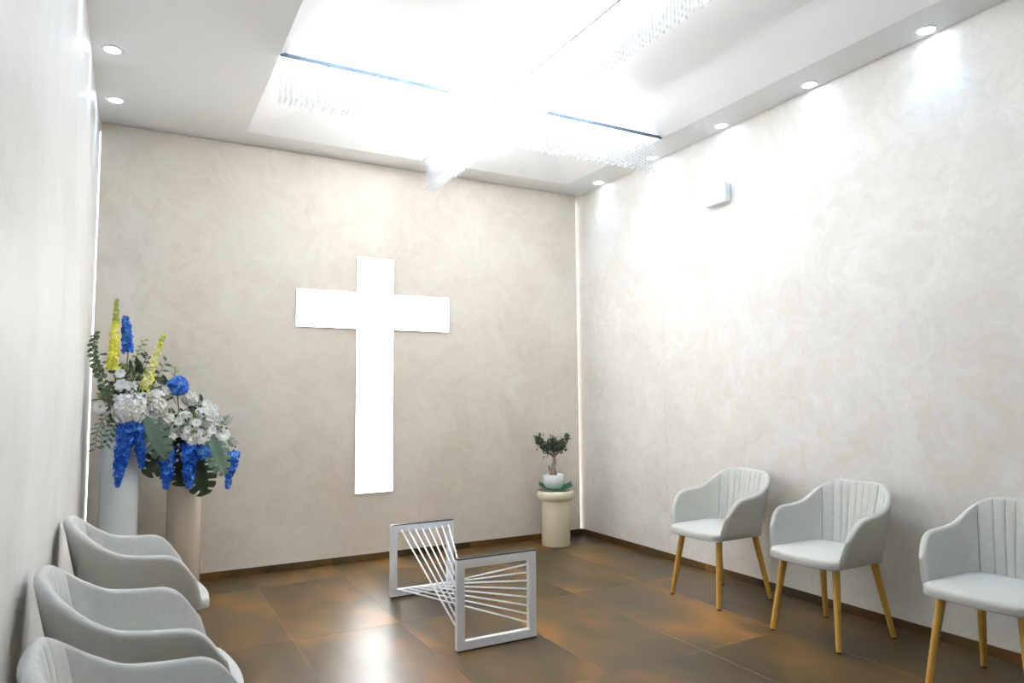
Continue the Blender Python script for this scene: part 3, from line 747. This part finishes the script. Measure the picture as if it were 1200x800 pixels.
B2 = Bouquet('flower_arrangement', (VX2, VY2, VH2), 'low spreading white and blue flower arrangement in the beige vase')
base2 = V(VX2, VY2, VH2-.075)
stems(B2, base2, [(.254, 4.97, 1.30), (.331, 4.97, 1.22), (.43, 4.97, 1.18), (.52, 4.92, 1.05), (.40, 4.88, 1.0)], .0035)
ball(B2, 'blue_hydrangea', (.256, 4.95, 1.335), .058, 80, BL, fr=.019, mixr=.3)
ball(B2, 'blue_hydrangea', (.424, 4.84, .912), .048, 70, [M['blue'], M['blue_light']], fr=.018, mixr=.12)
for c, r in (((.187, 4.95, 1.297), .040), ((.331, 4.95, 1.250), .045), ((.196, 4.88, 1.115), .048), ((.253, 4.88, 1.055), .046), ((.30, 4.88, 1.134), .040), ((.346, 4.88, 1.082), .042), ((.287, 4.87, 1.075), .036), ((.404, 4.89, 1.155), .045)):
    ball(B2, 'white_bloom', c, r, 46, [M['white_petal'], M['cream_petal']], fr=.018, squash=(1, .8, .9), mixr=.15)
ball(B2, 'white_chrysanthemum', (.450, 4.86, 1.112), .060, 80, [M['white_petal'], M['cream_petal']], fr=.019, squash=(1.1, .8, .85), mixr=.12)
for c, r in (((.399, 4.83, 1.012), .052), ((.345, 4.83, .998), .038), ((.519, 4.83, 1.020), .042), ((.300, 4.83, 1.020), .030), ((.43, 4.95, 1.215), .030), ((.47, 4.9, 1.19), .026)):
    bloom(B2, 'daisy', c, (random.uniform(-.3, .3), -1, random.uniform(.1, .5)), r, WM, 3, 9)
wisteria(B2, [(.207, 4.86, .955), (.205, 4.84, .87), (.202, 4.84, .78), (.199, 4.84, .700)], .050, .014, 170)
wisteria(B2, [(.334, 4.86, .965), (.331, 4.84, .87), (.329, 4.84, .78), (.327, 4.84, .695)], .050, .014, 180)
wisteria(B2, [(.593, 4.88, .905), (.590, 4.88, .83), (.568, 4.88, .76), (.560, 4.88, .672)], .034, .014, 120)
big_leaf(B2, (.44, 4.82, 1.03), (.545, 4.80, .775), .165, (.3, -1, .35), M['monstera'], 6)
big_leaf(B2, (.235, 4.93, .965), (.085, 4.90, .785), .17, (-.2, -1, .1), M['monstera_dark'], 5)
big_leaf(B2, (.345, 4.90, .93), (.435, 4.88, .640), .21, (.1, -1, .15), M['monstera_dark'], 6)
big_leaf(B2, (.33, 4.93, .95), (.275, 4.92, .700), .18, (0, -1, .05), M['monstera_dark'], 6)
leafy(B2, 'leafy_twig', [(.25, 4.97, 1.22), (.20, 4.96, 1.33), (.165, 4.95, 1.34)], 6, .075, .040, M['leaf_dark'])
leafy(B2, 'leafy_twig', [(.30, 4.97, 1.12), (.36, 4.96, 1.20), (.40, 4.95, 1.23)], 9, .060, .026, M['leaf_dark'])
leafy(B2, 'leafy_twig', [(.25, 4.96, 1.30), (.235, 4.95, 1.40), (.242, 4.95, 1.46)], 6, .038, .018, M['leaf_lime'])
leafy(B2, 'olive_twig', [(.46, 4.92, 1.04), (.53, 4.90, 1.10), (.57, 4.90, 1.13)], 14, .036, .014, M['leaf_grey'])
leafy(B2, 'olive_twig', [(.48, 4.90, 1.00), (.56, 4.88, .99), (.60, 4.87, .95)], 14, .036, .014, M['leaf_grey'])
foliage(B2, (.33, 4.96, 1.06), .17, 280, [M['leaf'], M['leaf_dark'], M['leaf_dark']], .050, .022, (1.05, .55, .75))
foliage(B2, (.32, 5.0, .90), .12, 140, [M['leaf_dark']], .065, .030, (1.2, .6, 1.1))
for B_, c_, r_ in ((A, (.03, 4.83, 1.265), .085), (A, (-.09, 4.84, 1.27), .07), (B2, (.27, 4.86, 1.10), .09), (B2, (.38, 4.85, 1.08), .10), (B2, (.46, 4.86, 1.06), .07)):
    foliage(B_, c_, r_, 45, [M['leaf'], M['leaf_dark'], M['leaf_lime']], .042, .018, (1, .5, .8))
for c, r in (((-.09, 4.80, 1.26), .022), ((.06, 4.80, 1.27), .026)):
    bloom(A, 'small_daisy', c, (-.2, -1, .3), r, WM, 2, 8)
for c, r in (((.26, 4.80, 1.11), .026), ((.36, 4.79, 1.10), .026), ((.31, 4.80, 1.06), .024), ((.45, 4.78, 1.05), .026), ((.23, 4.82, 1.02), .022)):
    bloom(B2, 'small_daisy', c, (-.1, -1, .3), r, WM, 2, 8)
